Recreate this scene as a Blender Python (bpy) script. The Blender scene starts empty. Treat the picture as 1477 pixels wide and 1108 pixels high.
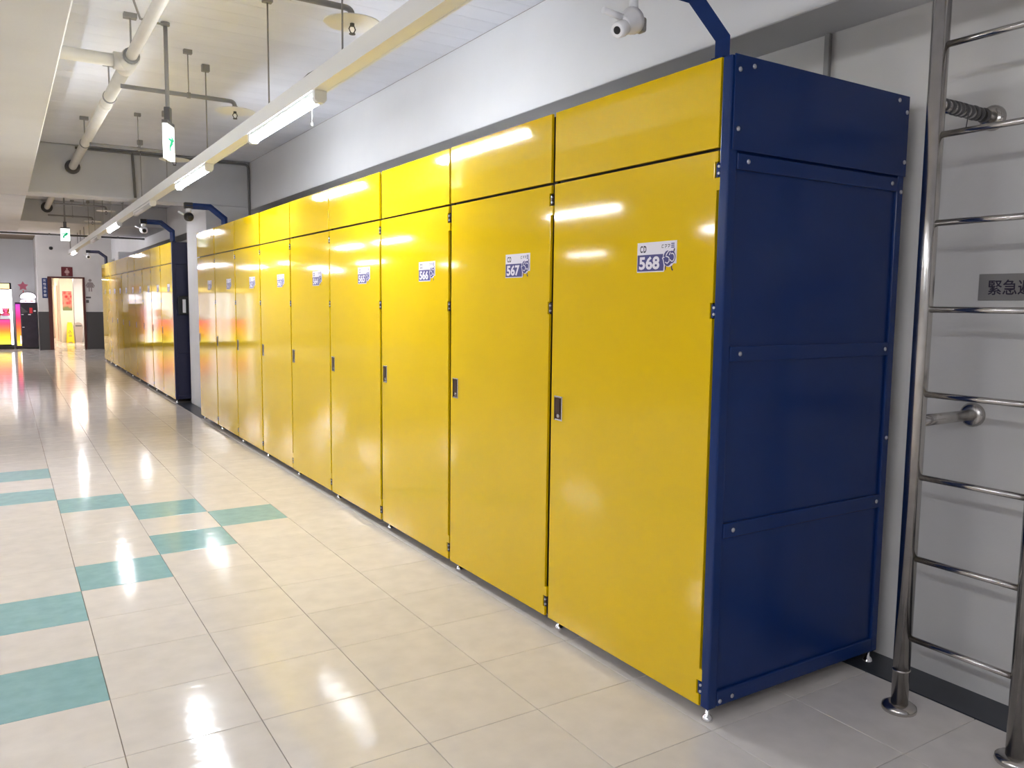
import bpy, bmesh, math, random
from mathutils import Vector, Matrix
random.seed(7)
S = bpy.context.scene
COL = S.collection
PI = math.pi

# ------------------------------------------------------------------ camera
cd = bpy.data.cameras.new('camera')
cam = bpy.data.objects.new('camera', cd)
COL.objects.link(cam)
cam.location = (-2.1505, -2.0596, 1.5493)
cam.rotation_euler = (math.radians(84.323), math.radians(-0.656), math.radians(-32.229))
cd.sensor_fit = 'HORIZONTAL'
cd.sensor_width = 36.0
cd.lens = 36.0 * 1158.5 / 1477.0
cd.clip_start = 0.05
cd.clip_end = 200
S.camera = cam

# ------------------------------------------------------------------ world, view
w = bpy.data.worlds.new('world')
S.world = w
w.use_nodes = True
w.node_tree.nodes['Background'].inputs[0].default_value = (0.8, 0.85, 1, 1)
w.node_tree.nodes['Background'].inputs[1].default_value = 0.02
S.view_settings.view_transform = 'Standard'
S.view_settings.look = 'None'
S.view_settings.gamma = 1
S.view_settings.exposure = 1.85
S.view_settings.use_curve_mapping = False
TUBE_A = 37.0      # emission of the tubes of the corridor row
TUBE_B = 26.0      # emission of the tubes of the hall rows on the left


# ------------------------------------------------------------------ materials
def srgb(r, g, b):
    f = lambda c: (c / 255 / 12.92) if c <= 10 else ((c / 255 + 0.055) / 1.055) ** 2.4
    return (f(r), f(g), f(b), 1)


def mat(name, col, rough=0.5, metal=0.0, noise=0.0, nscale=8.0, bump=0.0, bscale=30.0, coat=0.0, ior=1.5,
        stretch=None, rnoise=0.0, rand=0.0, coat_rough=0.05):
    m = bpy.data.materials.new(name)
    m.use_nodes = True
    nt = m.node_tree
    p = nt.nodes['Principled BSDF']
    p.inputs['Base Color'].default_value = col
    p.inputs['Roughness'].default_value = rough
    p.inputs['Metallic'].default_value = metal
    p.inputs['IOR'].default_value = ior
    p.inputs['Coat Weight'].default_value = coat
    p.inputs['Coat Roughness'].default_value = coat_rough
    geo = nt.nodes.new('ShaderNodeNewGeometry')
    vec = geo.outputs['Position']
    if stretch:
        mp = nt.nodes.new('ShaderNodeMapping')
        mp.inputs['Scale'].default_value = stretch
        nt.links.new(vec, mp.inputs['Vector'])
        vec = mp.outputs['Vector']
    if noise or rand:
        n = nt.nodes.new('ShaderNodeTexNoise')
        n.inputs['Scale'].default_value = nscale
        n.inputs['Detail'].default_value = 6
        nt.links.new(geo.outputs['Position'], n.inputs['Vector'])
        r = nt.nodes.new('ShaderNodeMapRange')
        r.inputs['From Min'].default_value = 0.3
        r.inputs['From Max'].default_value = 0.7
        r.inputs['To Min'].default_value = 1 - noise
        r.inputs['To Max'].default_value = 1 + noise
        nt.links.new(n.outputs['Fac'], r.inputs['Value'])
        hsv = nt.nodes.new('ShaderNodeHueSaturation')
        hsv.inputs['Color'].default_value = col
        val = r.outputs['Result']
        if rand:
            oi = nt.nodes.new('ShaderNodeObjectInfo')
            r2 = nt.nodes.new('ShaderNodeMapRange')
            r2.inputs['To Min'].default_value = 1 - rand
            r2.inputs['To Max'].default_value = 1 + rand
            nt.links.new(oi.outputs['Random'], r2.inputs['Value'])
            mu = nt.nodes.new('ShaderNodeMath')
            mu.operation = 'MULTIPLY'
            nt.links.new(val, mu.inputs[0])
            nt.links.new(r2.outputs['Result'], mu.inputs[1])
            val = mu.outputs[0]
        nt.links.new(val, hsv.inputs['Value'])
        nt.links.new(hsv.outputs['Color'], p.inputs['Base Color'])
    if rnoise:
        n = nt.nodes.new('ShaderNodeTexNoise')
        n.inputs['Scale'].default_value = 3.0
        n.inputs['Detail'].default_value = 5
        nt.links.new(geo.outputs['Position'], n.inputs['Vector'])
        r = nt.nodes.new('ShaderNodeMapRange')
        r.inputs['From Min'].default_value = 0.3
        r.inputs['From Max'].default_value = 0.7
        r.inputs['To Min'].default_value = max(0.0, rough - rnoise)
        r.inputs['To Max'].default_value = rough + rnoise
        nt.links.new(n.outputs['Fac'], r.inputs['Value'])
        nt.links.new(r.outputs['Result'], p.inputs['Roughness'])
    if bump:
        n = nt.nodes.new('ShaderNodeTexNoise')
        n.inputs['Scale'].default_value = bscale
        n.inputs['Detail'].default_value = 3
        nt.links.new(vec, n.inputs['Vector'])
        b = nt.nodes.new('ShaderNodeBump')
        b.inputs['Strength'].default_value = bump
        b.inputs['Distance'].default_value = 0.01
        nt.links.new(n.outputs['Fac'], b.inputs['Height'])
        nt.links.new(b.outputs['Normal'], p.inputs['Normal'])
    return m


def emit(name, col, strength):
    m = bpy.data.materials.new(name)
    m.use_nodes = True
    p = m.node_tree.nodes['Principled BSDF']
    p.inputs['Base Color'].default_value = col
    p.inputs['Emission Color'].default_value = col
    p.inputs['Emission Strength'].default_value = strength
    return m


def emit_ramp(name, stops, strength, z0, z1):
    """lit coloured panel: hue runs along its height, as its LEDs do"""
    m = bpy.data.materials.new(name)
    m.use_nodes = True
    nt = m.node_tree
    p = nt.nodes['Principled BSDF']
    geo = nt.nodes.new('ShaderNodeNewGeometry')
    sx = nt.nodes.new('ShaderNodeSeparateXYZ')
    nt.links.new(geo.outputs['Position'], sx.inputs[0])
    r = nt.nodes.new('ShaderNodeMapRange')
    r.inputs['From Min'].default_value = z0
    r.inputs['From Max'].default_value = z1
    nt.links.new(sx.outputs['Z'], r.inputs['Value'])
    cr = nt.nodes.new('ShaderNodeValToRGB')
    while len(cr.color_ramp.elements) < len(stops):
        cr.color_ramp.elements.new(0.5)
    for e, (pos, c) in zip(cr.color_ramp.elements, stops):
        e.position = pos
        e.color = c
    nt.links.new(r.outputs['Result'], cr.inputs['Fac'])
    nt.links.new(cr.outputs['Color'], p.inputs['Emission Color'])
    nt.links.new(cr.outputs['Color'], p.inputs['Base Color'])
    p.inputs['Emission Strength'].default_value = strength
    return m


def glass_mat(name):
    m = bpy.data.materials.new(name)
    m.use_nodes = True
    p = m.node_tree.nodes['Principled BSDF']
    p.inputs['Base Color'].default_value = (0.95, 0.97, 1, 1)
    p.inputs['Roughness'].default_value = 0.02
    p.inputs['Transmission Weight'].default_value = 1.0
    p.inputs['IOR'].default_value = 1.1
    return m


M = {}
M['wall'] = mat('white_wall_paint', srgb(226, 226, 228), 0.6, noise=0.03, nscale=1.5, bump=0.05, bscale=60)
M['wall_aged'] = mat('aged_wall_paint', srgb(214, 211, 208), 0.6, noise=0.05, nscale=2.0, bump=0.08, bscale=40)
M['ceil'] = mat('ceiling_paint', srgb(240, 241, 248), 0.65, noise=0.03, nscale=3, rand=0.015)
M['beam'] = mat('beam_paint', srgb(212, 212, 214), 0.6, noise=0.04, nscale=2, bump=0.06, bscale=40)
M['tile'] = mat('cream_vinyl_tile', srgb(228, 221, 215), 0.10, noise=0.05, nscale=9, bump=0.09, bscale=4,
                stretch=(1.0, 4.5, 1), rnoise=0.03, rand=0.02, ior=1.5)
M['teal'] = mat('teal_vinyl_tile', srgb(150, 191, 195), 0.10, noise=0.07, nscale=14, bump=0.09, bscale=4,
                stretch=(1.0, 4.5, 1), rnoise=0.03, rand=0.03, ior=1.5)
M['grout'] = mat('dark_joint', srgb(140, 124, 108), 0.8)
M['band'] = mat('dark_floor_strip', srgb(52, 56, 64), 0.35, noise=0.15, nscale=6)
M['yellow'] = mat('yellow_gloss_paint', srgb(234, 196, 0), 0.065, noise=0.03, nscale=1.6, bump=0.012, bscale=2.2, ior=1.55)
M['yellow_edge'] = M['yellow']
M['blue'] = mat('blue_gloss_paint', srgb(14, 46, 104), 0.25, noise=0.05, nscale=3, bump=0.02, bscale=4, ior=1.38)
M['navy'] = mat('navy_paint', srgb(38, 40, 72), 0.3, noise=0.05, nscale=3)
M['hinge'] = mat('dark_hinge_steel', srgb(70, 58, 60), 0.4, 0.4)
M['dark'] = mat('dark_cabinet_steel', srgb(46, 36, 28), 0.5)
M['chrome'] = mat('chrome', (0.82, 0.82, 0.84, 1), 0.12, 1.0)
M['steel'] = mat('brushed_stainless_steel', (0.50, 0.48, 0.46, 1), 0.20, 1.0, noise=0.08, nscale=20, rnoise=0.06)
M['bolt'] = mat('zinc_bolt', (0.55, 0.57, 0.62, 1), 0.35, 0.9)
M['bronze'] = mat('dark_bronze', srgb(84, 66, 56), 0.35, 0.6)
M['white'] = mat('white_plastic', srgb(236, 236, 240), 0.4)
M['black'] = mat('black_plastic', srgb(22, 22, 25), 0.35)
M['grey'] = mat('grey_painted_steel', srgb(150, 148, 146), 0.5, noise=0.05, nscale=10)
M['dgrey'] = mat('dark_grey_steel', srgb(84, 82, 82), 0.5)
M['duct'] = mat('grey_conduit', srgb(120, 118, 116), 0.5)
M['pipe'] = mat('white_pipe_paint', srgb(226, 222, 214), 0.45, noise=0.04, nscale=6)
M['race'] = mat('white_channel_paint', srgb(236, 236, 234), 0.45)
M['wains'] = mat('dark_grey_wainscot', srgb(70, 68, 68), 0.5)
M['tube'] = emit('lit_white_tube', (0.89, 0.935, 1, 1), TUBE_A)
M['tube_b'] = emit('lit_warm_tube', (0.92, 0.95, 1.0, 1), TUBE_B)
M['tube_far'] = emit('lit_old_tube', (0.94, 0.94, 1, 1), 20.0)
M['tube_far_b'] = emit('lit_old_hall_tube', (1.0, 0.95, 0.96, 1), 15.0)
M['tube_off'] = mat('unlit_tube', srgb(190, 190, 190), 0.3)
M['sticker'] = mat('sticker_white', srgb(236, 230, 240), 0.35)
M['ink'] = mat('sticker_blue_ink', srgb(62, 58, 124), 0.35)
M['dink'] = mat('dark_print', srgb(46, 36, 56), 0.4)
M['exit'] = emit('lit_exit_panel', (0.93, 1.0, 0.97, 1), 0.6)
M['green'] = emit('lit_green_print', srgb(30, 190, 140), 0.12)
M['maroon'] = mat('maroon_sign', srgb(104, 34, 40), 0.4)
M['jamb'] = mat('dark_red_door_frame', srgb(84, 36, 30), 0.4)
M['bluesign'] = mat('blue_sign', srgb(30, 52, 110), 0.4)
M['cream'] = mat('cream_wall_tile', srgb(246, 234, 206), 0.3, noise=0.02)
M['partition'] = mat('pink_beige_partition', srgb(226, 196, 176), 0.4)
M['bin'] = mat('grey_bin_plastic', srgb(176, 164, 158), 0.4)
M['wet'] = mat('yellow_plastic', srgb(246, 212, 30), 0.4)
M['glass'] = glass_mat('cabinet_glass')
M['plate'] = mat('engraved_plate', srgb(150, 146, 142), 0.35, 0.4)
M['disc'] = mat('white_enamel_disc', srgb(238, 238, 240), 0.35)


# ------------------------------------------------------------------ mesh helpers
class MB:
    def __init__(self, mats):
        self.bm = bmesh.new()
        self.mats = mats if isinstance(mats, (list, tuple)) else [mats]

    def faces(self, vs, fs, mi=0):
        bv = [self.bm.verts.new(v) for v in vs]
        out = []
        for f in fs:
            try:
                fc = self.bm.faces.new([bv[i] for i in f])
                fc.material_index = mi
                out.append(fc)
            except ValueError:
                pass
        return out

    def box(self, x0, x1, y0, y1, z0, z1, mi=0, bev=0.0, seg=1):
        vs = [(x0, y0, z0), (x1, y0, z0), (x1, y1, z0), (x0, y1, z0), (x0, y0, z1), (x1, y0, z1), (x1, y1, z1), (x0, y1, z1)]
        fs = [(0, 3, 2, 1), (4, 5, 6, 7), (0, 1, 5, 4), (1, 2, 6, 5), (2, 3, 7, 6), (3, 0, 4, 7)]
        ff = self.faces(vs, fs, mi)
        if bev:
            es = list({e for f in ff for e in f.edges})
            r = bmesh.ops.bevel(self.bm, geom=es, offset=bev, segments=seg, profile=0.5, affect='EDGES')
            for f in r['faces']:
                f.material_index = mi
        return self

    def obox(self, c, ax, ay, az, hx, hy, hz, mi=0):
        c, ax, ay, az = Vector(c), Vector(ax), Vector(ay), Vector(az)
        vs = []
        for sz in (-1, 1):
            for sx, sy in ((-1, -1), (1, -1), (1, 1), (-1, 1)):
                vs.append(c + ax * hx * sx + ay * hy * sy + az * hz * sz)
        self.faces(vs, [(0, 3, 2, 1), (4, 5, 6, 7), (0, 1, 5, 4), (1, 2, 6, 5), (2, 3, 7, 6), (3, 0, 4, 7)], mi)
        return self

    def prism(self, pts, axis, a0, a1, mi=0, bev=0.0):
        """polygon pts (2D) extruded along axis; 2D axes are the other two in xyz order"""
        def mk(p, a):
            if axis == 'x':
                return (a, p[0], p[1])
            if axis == 'y':
                return (p[0], a, p[1])
            return (p[0], p[1], a)
        n = len(pts)
        vs = [mk(p, a0) for p in pts] + [mk(p, a1) for p in pts]
        fs = [tuple(range(n))[::-1], tuple(range(n, 2 * n))] + [(i, (i + 1) % n, n + (i + 1) % n, n + i) for i in range(n)]
        ff = self.faces(vs, fs, mi)
        bmesh.ops.recalc_face_normals(self.bm, faces=ff)
        if bev:
            es = list(ff[0].edges)
            r = bmesh.ops.bevel(self.bm, geom=es, offset=bev, segments=2, profile=0.5, affect='EDGES')
            for f in r['faces']:
                f.material_index = mi
        return self

    def ring(self, c, d, r, n, start=0.0):
        d = Vector(d).normalized()
        u = d.orthogonal().normalized()
        if abs(d.z) < 0.9:
            u = d.cross(Vector((0, 0, 1))).normalized()
        v = d.cross(u)
        return [Vector(c) + (u * math.cos(start + 2 * PI * i / n) + v * math.sin(start + 2 * PI * i / n)) * r for i in range(n)]

    def loft(self, rings, mi=0, caps=True, smooth=True):
        n = len(rings[0])
        bv = [[self.bm.verts.new(p) for p in r] for r in rings]
        fs = []
        for a, b in zip(bv[:-1], bv[1:]):
            for i in range(n):
                f = self.bm.faces.new((a[i], a[(i + 1) % n], b[(i + 1) % n], b[i]))
                f.smooth = smooth
                f.material_index = mi
                fs.append(f)
        if caps:
            for r in (bv[0], bv[-1]):
                f = self.bm.faces.new(r)
                f.material_index = mi
                fs.append(f)
        bmesh.ops.recalc_face_normals(self.bm, faces=fs)
        return self

    def cyl(self, p0, p1, r0, r1=None, n=16, mi=0, caps=True):
        r1 = r0 if r1 is None else r1
        d = Vector(p1) - Vector(p0)
        self.loft([self.ring(p0, d, r0, n), self.ring(p1, d, r1, n)], mi, caps)
        return self

    def lathe(self, c, prof, n=20, mi=0, axis=(0, 0, 1)):
        """prof: (r, h) along axis from c"""
        a = Vector(axis).normalized()
        self.loft([self.ring(Vector(c) + a * h, a, max(r, 1e-4), n) for r, h in prof], mi, True)
        return self

    def tube(self, pts, r, n=10, mi=0, square=False, mitre=True):
        """tube along a polyline, corners mitred"""
        P = [Vector(p) for p in pts]
        n = 4 if square else n
        rr = r * math.sqrt(2) if square else r
        rings = []
        d0 = (P[1] - P[0]).normalized()
        cur = self.ring(P[0], d0, rr, n, PI / 4 if square else 0)
        rings.append(cur)
        for i in range(1, len(P)):
            di = (P[i] - P[i - 1]).normalized()
            nrm = di if i == len(P) - 1 else (di + (P[i + 1] - P[i]).normalized()).normalized()
            new = []
            for q in cur:
                t = (P[i] - q).dot(nrm) / di.dot(nrm)
                new.append(q + di * t)
            rings.append(new)
            cur = new
        self.loft(rings, mi, True, smooth=not square)
        return self

    def sphere(self, c, r, n=12, mi=0, sc=(1, 1, 1)):
        rings = []
        for k in range(1, n // 2 + 1):
            a = -PI / 2 + PI * k / (n // 2 + 1)
            rings.append([Vector(c) + Vector((math.cos(a) * r * sc[0] * math.cos(2 * PI * i / n), math.cos(a) * r * sc[1] * math.sin(2 * PI * i / n),
                                              math.sin(a) * r * sc[2])) for i in range(n)])
        self.loft(rings, mi)
        return self

    def flat(self, polys, tf, mi=0):
        """2D polygons laid on a surface through tf(u, v) -> point"""
        for vs, fs in polys:
            ff = self.faces([tf(u, v) for u, v in vs], fs, mi)
        return self

    def build(self, name, parent=None, smooth=False):
        me = bpy.data.meshes.new(name)
        self.bm.to_mesh(me)
        self.bm.free()
        for m in self.mats:
            me.materials.append(m)
        o = bpy.data.objects.new(name, me)
        COL.objects.link(o)
        if parent is not None:
            o.parent = parent
        return o


def empty(name, loc=(0, 0, 0), label=None, cat=None, group=None, kind=None):
    o = bpy.data.objects.new(name, None)
    COL.objects.link(o)
    o.location = loc
    tag(o, label, cat, group, kind)
    return o


def tag(o, label=None, cat=None, group=None, kind=None):
    if label:
        o['label'] = label
    if cat:
        o['category'] = cat
    if group:
        o['group'] = group
    if kind:
        o['kind'] = kind
    return o


def child(src, parent, name=None):
    c = src.copy()
    if name:
        c.name = name
    COL.objects.link(c)
    c.parent = parent
    return c


_tc = {}


def text_polys(s, size=1.0, off=0.0, sx=1.0, res=3, space=1.0):
    """outline of a string as flat polygons in (u, v); returns (list of polys, width)"""
    key = (s, off, res, space)
    if key not in _tc:
        cu = bpy.data.curves.new('text', 'FONT')
        cu.body = s
        cu.size = 1.0
        cu.offset = off
        cu.space_character = space
        cu.resolution_u = res
        cu.fill_mode = 'FRONT'
        o = bpy.data.objects.new('text', cu)
        COL.objects.link(o)
        dg = bpy.context.evaluated_depsgraph_get()
        me = bpy.data.meshes.new_from_object(o.evaluated_get(dg))
        vs = [(v.co.x, v.co.y) for v in me.vertices]
        fs = [tuple(p.vertices) for p in me.polygons]
        bpy.data.objects.remove(o)
        bpy.data.curves.remove(cu)
        bpy.data.meshes.remove(me)
        _tc[key] = (vs, fs)
    vs, fs = _tc[key]
    if not vs:
        return [], 0
    x0 = min(v[0] for v in vs)
    x1 = max(v[0] for v in vs)
    return [([((x - x0) * size * sx, y * size) for x, y in vs], fs)], (x1 - x0) * size * sx


def shift(polys, du, dv):
    return [([(u + du, v + dv) for u, v in vs], fs) for vs, fs in polys]


def ribbon(pts, wd):
    """stroke of width wd along a 2D polyline"""
    P = [Vector(p) for p in pts]
    L, R = [], []
    for i, p in enumerate(P):
        d = (P[min(i + 1, len(P) - 1)] - P[max(i - 1, 0)]).normalized()
        nn = Vector((-d.y, d.x)) * wd / 2
        L.append(tuple(p + nn))
        R.append(tuple(p - nn))
    n = len(P)
    return [(L + R, [(i, i + 1, n + i + 1, n + i) for i in range(n - 1)])]


def poly(pts):
    return [(list(pts), [tuple(range(len(pts)))])]


def arc(cx, cy, r, a0, a1, n=10, ry=None):
    ry = r if ry is None else ry
    return [(cx + r * math.cos(math.radians(a0 + (a1 - a0) * i / n)), cy + ry * math.sin(math.radians(a0 + (a1 - a0) * i / n))) for i in range(n + 1)]


def rect(u0, u1, v0, v1):
    return poly([(u0, v0), (u1, v0), (u1, v1), (u0, v1)])


# ------------------------------------------------------------------ setting
YB, YE = -7.0, 26.2          # back of the hall, wall with the washroom door
XW = 1.117                   # wall behind the lockers
ZC = 3.44                    # ceiling
XB, ZB = 0.79, 2.80          # beam over the lockers
XL = -13.0


def structure(o):
    o['kind'] = 'structure'
    return o


fl = structure(MB(M['grout']).box(XL, 1.4, YB, 40, -0.10, -0.006).build('floor'))
# floor tiles: the largest in the picture one by one, the rest as one part
TX, TY, GX, GY = 0.46211, 0.45914, -1.86445, 3.12887
TEAL = {(-1, -4), (-1, -2), (0, -1), (1, 0), (2, 1), (1, 2), (0, 3), (-1, 4), (-1, 6), (-2, -3), (-2, 5)}
R3 = cam.rotation_euler.to_matrix()


def to_px(p):
    q = R3.transposed() @ (Vector(p) - cam.location)
    if q.z > -0.05:
        return None
    return (738.5 - 1158.5 * q.x / q.z, 554 + 1158.5 * q.y / q.z)


cand, rest = [], []
for i in range(-24, 6):
    for j in range(-22, 72):
        x0, y0 = GX + i * TX, GY + j * TY
        pts = [to_px((x0 + a * TX, y0 + b * TY, 0)) for a, b in ((0, 0), (1, 0), (1, 1), (0, 1))]
        area = 0
        hid = x0 > 0.02 and y0 > -0.05
        if all(pts) and not hid:
            if max(p[0] for p in pts) > 0 and min(p[0] for p in pts) < 1477 and max(p[1] for p in pts) > 0 and min(p[1] for p in pts) < 1108:
                area = abs(sum(pts[k][0] * pts[(k + 1) % 4][1] - pts[(k + 1) % 4][0] * pts[k][1] for k in range(4))) / 2
        cand.append((area, i, j))
cand.sort(reverse=True)
near = [(i, j) for a, i, j in cand[:296] if a > 20]
far = [(i, j) for a, i, j in cand if (i, j) not in set(near)]
g = 0.0013


def tile_mesh(m):
    mb = MB(m)
    mb.box(g, TX - g, g, TY - g, -0.012, 0.0, 0, 0.0012)
    return mb


proto = {False: tile_mesh(M['tile']).build('floor_tile', fl), True: tile_mesh(M['teal']).build('floor_tile', fl)}
used = {False: False, True: False}
for i, j in near:
    t = (i, j) in TEAL
    o = proto[t] if not used[t] else child(proto[t], fl)
    used[t] = True
    o.location = (GX + i * TX, GY + j * TY, 0)
mb = MB([M['tile'], M['teal']])
for i, j in far:
    x0, y0 = GX + i * TX, GY + j * TY
    mb.box(x0 + g, x0 + TX - g, y0 + g, y0 + TY - g, -0.012, 0.0, 1 if (i, j) in TEAL else 0)
tag(mb.build('far_floor_tiles', fl), kind='stuff')

structure(MB(M['wall_aged']).box(XW, XW + 0.2, YB, YE, -0.1, ZC + 0.1).build('wall_right'))
structure(MB(M['band']).box(0.912, XW, YB, 9.4, -0.012, 0.003, 0).build('baseboard_right'))
structure(MB(M['band']).box(-0.005, 0.912, 9.02, 10.86, -0.004, 0.003, 0).build('baseboard_pillar'))
structure(MB(M['wall']).box(XB, XW, YB, YE, ZB, ZC, 0, 0.004).build('trim_1'))       # beam over the lockers
structure(MB(M['beam']).box(XL, XB, 9.4, 9.8, 2.83, ZC, 0, 0.01).build('trim_2'))    # cross beam
structure(MB(M['beam']).box(XL, XB, 16.0, 19.0, 3.02, ZC, 0, 0.01).build('trim_3'))  # second cross beam
structure(MB(M['beam']).box(-2.75, -1.84, YB, 9.4, 2.82, ZC, 0, 0.008).build('trim_4'))
structure(MB(M['beam']).box(-2.75, -1.85, 9.8, 16.0, 2.82, ZC, 0, 0.008).build('trim_8'))
structure(MB(M['wall']).box(0.20, XW, 9.4, 10.75, 0, 2.83, 0, 0.012, 2).build('trim_5'))   # white pillar between the rows
structure(MB(M['wall']).box(0.45, XW, 21.4, 22.2, 0, 2.80, 0, 0.012, 2).build('trim_6'))   # pillar at the end of the far row

# ceiling: boards across the hall
ce = structure(MB(M['grout']).box(XL, 1.3, YB, 40, ZC + 0.006, ZC + 0.1).build('ceiling'))
bw = 0.2
mbp = MB(M['ceil'])
mbp.box(XL, XB, 0.0015, bw - 0.0015, 0.0, 0.012)
bproto = mbp.build('ceiling_board', ce)
first = True
y = YB
while y < 26.1:
    if not (9.3 < y < 9.75) and not (15.9 < y < 18.9):
        o = bproto if first else child(bproto, ce)
        first = False
        o.location = (0, y, ZC)
    y += bw

# walls out of the frame or far behind
structure(MB(M['wall']).box(XL, 1.3, YB - 0.2, YB, -0.1, ZC + 0.1).build('wall_back'))
structure(MB(M['wall_aged']).box(XL - 0.2, XL, YB, 29, -0.1, ZC + 0.1).build('wall_left'))
structure(MB(M['wall']).box(XL, -1.05, 28.6, 28.8, -0.1, ZC + 0.1).build('wall_far_left'))
# wall with the washroom doorway
DX0, DX1, DZ = -0.90, -0.03, 2.19
wf = structure(MB(M['wall_aged']).box(-1.25, DX0, YE, YE + 0.15, 0, ZC).box(DX1, 1.3, YE, YE + 0.15, 0, ZC)
               .box(DX0, DX1, YE, YE + 0.15, DZ, ZC).build('wall_far'))
structure(MB(M['wains']).box(-1.262, DX0 - 0.08, YE - 0.015, YE + 0.165, 0, 1.16).build('baseboard_far'))
structure(MB(M['wains']).box(DX1 + 0.05, 1.1, YE - 0.015, YE, 0, 1.16).build('baseboard_far_right'))
structure(MB(M['wall_aged']).box(-1.25, -1.10, YE + 0.15, 28.6, 0, ZC).build('wall_inner'))
d1 = structure(empty('door_1', (0, YE, 0)))
d1['kind'] = 'structure'
MB(M['jamb']).box(DX0 - 0.085, DX0 + 0.02, -0.03, 0.18, 0, DZ + 0.035).build('door_jamb', d1)
MB(M['jamb']).box(DX1 - 0.015, DX1 + 0.045, -0.03, 0.18, 0, DZ + 0.035).build('door_jamb', d1)
MB(M['jamb']).box(DX0 + 0.02, DX1 - 0.015, -0.03, 0.18, DZ - 0.01, DZ + 0.035).build('door_head', d1)

# washroom passage behind the doorway
structure(MB(M['cream']).box(-0.42, 0.0, 31.0, 38, 0, 2.4).build('wall_washroom'))
structure(MB(M['wall']).box(0.0, 1.2, 31.04, 31.3, 0, 2.4).build('wall_washroom_side'))
structure(MB(M['wall']).box(0.72, 0.9, YE + 0.15, 31.04, 0, 2.4).build('wall_washroom_right'))
structure(MB(M['wall']).box(-2.0, -1.9, 28.8, 38, 0, 2.4).build('wall_washroom_left'))
structure(MB(M['wall']).box(-1.9, -0.42, 37.9, 38, 0, 2.4).build('wall_washroom_end'))
structure(MB(M['ceil']).box(-1.1, 1.2, YE + 0.15, 28.8, 2.4, 2.5).box(-2.0, 1.2, 28.8, 38, 2.4, 2.5).build('ceiling_washroom'))
structure(MB(M['chrome']).box(-0.012, 0.012, 30.985, 31.0, 0.35, 2.38).build('trim_7'))
for yy in (32.6, 34.6):
    structure(MB(M['partition']).box(-0.44, -0.42, yy, yy + 0.8, 0, 2.05, 0, 0.004).build('door_2'))

# ------------------------------------------------------------------ lockers
ZS = 2.101


def label_mesh(num):
    """number sticker, 22 x 11.5 cm, glued on the door front (front faces -x)"""
    W, H = 0.222, 0.116
    mb = MB([M['sticker'], M['ink'], M['dink'], M['sticker']])
    out = [(0, 0), (0.155, 0), (0.161, 0.030), (W, 0.030), (W, H), (0, H)]
    mb.prism([(-u, v) for u, v in out], 'x', -0.0008, 0.0, 0)
    lay = lambda k: (lambda u, v: (-0.0008 - 0.00025 * k, -u, v))
    mb.flat(poly([(0.002, 0.004), (0.152, 0.004), (0.158, 0.068), (0.002, 0.068)]), lay(1), 1)
    t, wd = text_polys('CD', 0.036, 0.035, 0.66, 3, 1.25)
    mb.flat(shift(t, 0.016, 0.078), lay(1), 2)
    if num:
        t, wd = text_polys(str(num), 0.066, 0.035, 0.82)
        t, wd = text_polys(str(num), 0.066, 0.035, 0.82 * 0.118 / wd)
        mb.flat(shift(t, 0.012, 0.013), lay(2), 3)
    # small print at the top right
    for k in range(3):
        u = 0.140 + 0.017 * k
        mb.flat(ribbon([(u + 0.011, 0.102), (u + 0.002, 0.102), (u + 0.001, 0.092), (u + 0.010, 0.092)] if k == 0 else
                       [(u, 0.102), (u + 0.012, 0.102), (u + 0.010, 0.096), (u + 0.003, 0.095), (u + 0.004, 0.090)], 0.003), lay(1), 2)
    for k in range(3):
        mb.flat(rect(0.192, 0.210, 0.089 + 0.007 * k, 0.093 + 0.007 * k), lay(1), 1)
    # round emblem with two loops and two short legs
    mb.flat(poly(arc(0.182, 0.054, 0.034, 0, 360, 20, 0.037)[:-1]), lay(3), 0)
    mb.flat(poly(arc(0.176, 0.050, 0.025, 0, 360, 18, 0.030)[:-1]), lay(4), 1)
    mb.flat(poly(arc(0.197, 0.054, 0.021, 0, 360, 18, 0.024)[:-1]), lay(5), 1)
    mb.flat(ribbon([(0.191, 0.080), (0.181, 0.078), (0.169, 0.066), (0.166, 0.057), (0.176, 0.056), (0.184, 0.051), (0.184, 0.038), (0.174, 0.031),
                    (0.163, 0.036)], 0.0042), lay(6), 3)
    mb.flat(ribbon([(0.190, 0.072), (0.184, 0.062)] , 0.0042), lay(6), 3)
    mb.flat(ribbon(arc(0.200, 0.053, 0.012, 120, -150, 12, 0.015), 0.0042), lay(6), 3)
    mb.flat(ribbon([(0.158, 0.055), (0.146, 0.052), (0.152, 0.044), (0.156, 0.030), (0.160, 0.006)], 0.004), lay(6), 3)
    mb.flat(ribbon([(0.212, 0.086), (0.208, 0.074)], 0.006), lay(6), 2)
    # printed legs: thin cut-out pieces of the sticker
    mb.flat(ribbon([(0.162, 0.006), (0.166, 0.030)], 0.006), lay(1), 2)
    mb.flat(ribbon([(0.204, 0.004), (0.198, 0.010), (0.196, 0.024)], 0.006), lay(1), 2)
    return mb


def door_mesh(y0):
    """door leaf with hinge knuckles along its right edge, front face on x = 0"""
    y1 = 0.997
    out = [(y1, 0.052), (y1, ZS - 0.006), (y0, ZS - 0.006), (y0, 2.058), (y0 + 0.014, 2.058), (y0 + 0.014, 2.002), (y0 - 0.014, 2.002),
           (y0 - 0.014, 1.958), (y0 + 0.002, 1.958), (y0 + 0.002, 1.562), (y0 + 0.014, 1.562), (y0 + 0.014, 1.505), (y0 + 0.002, 1.505),
           (y0 + 0.002, 0.197), (y0 - 0.014, 0.197), (y0 - 0.014, 0.150), (y0 + 0.014, 0.150), (y0 + 0.014, 0.097), (y0, 0.097), (y0, 0.052)]
    mb = MB(M['yellow'])
    mb.prism(out, 'x', 0.0, 0.013, 0, 0.0018)
    return mb


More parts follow.
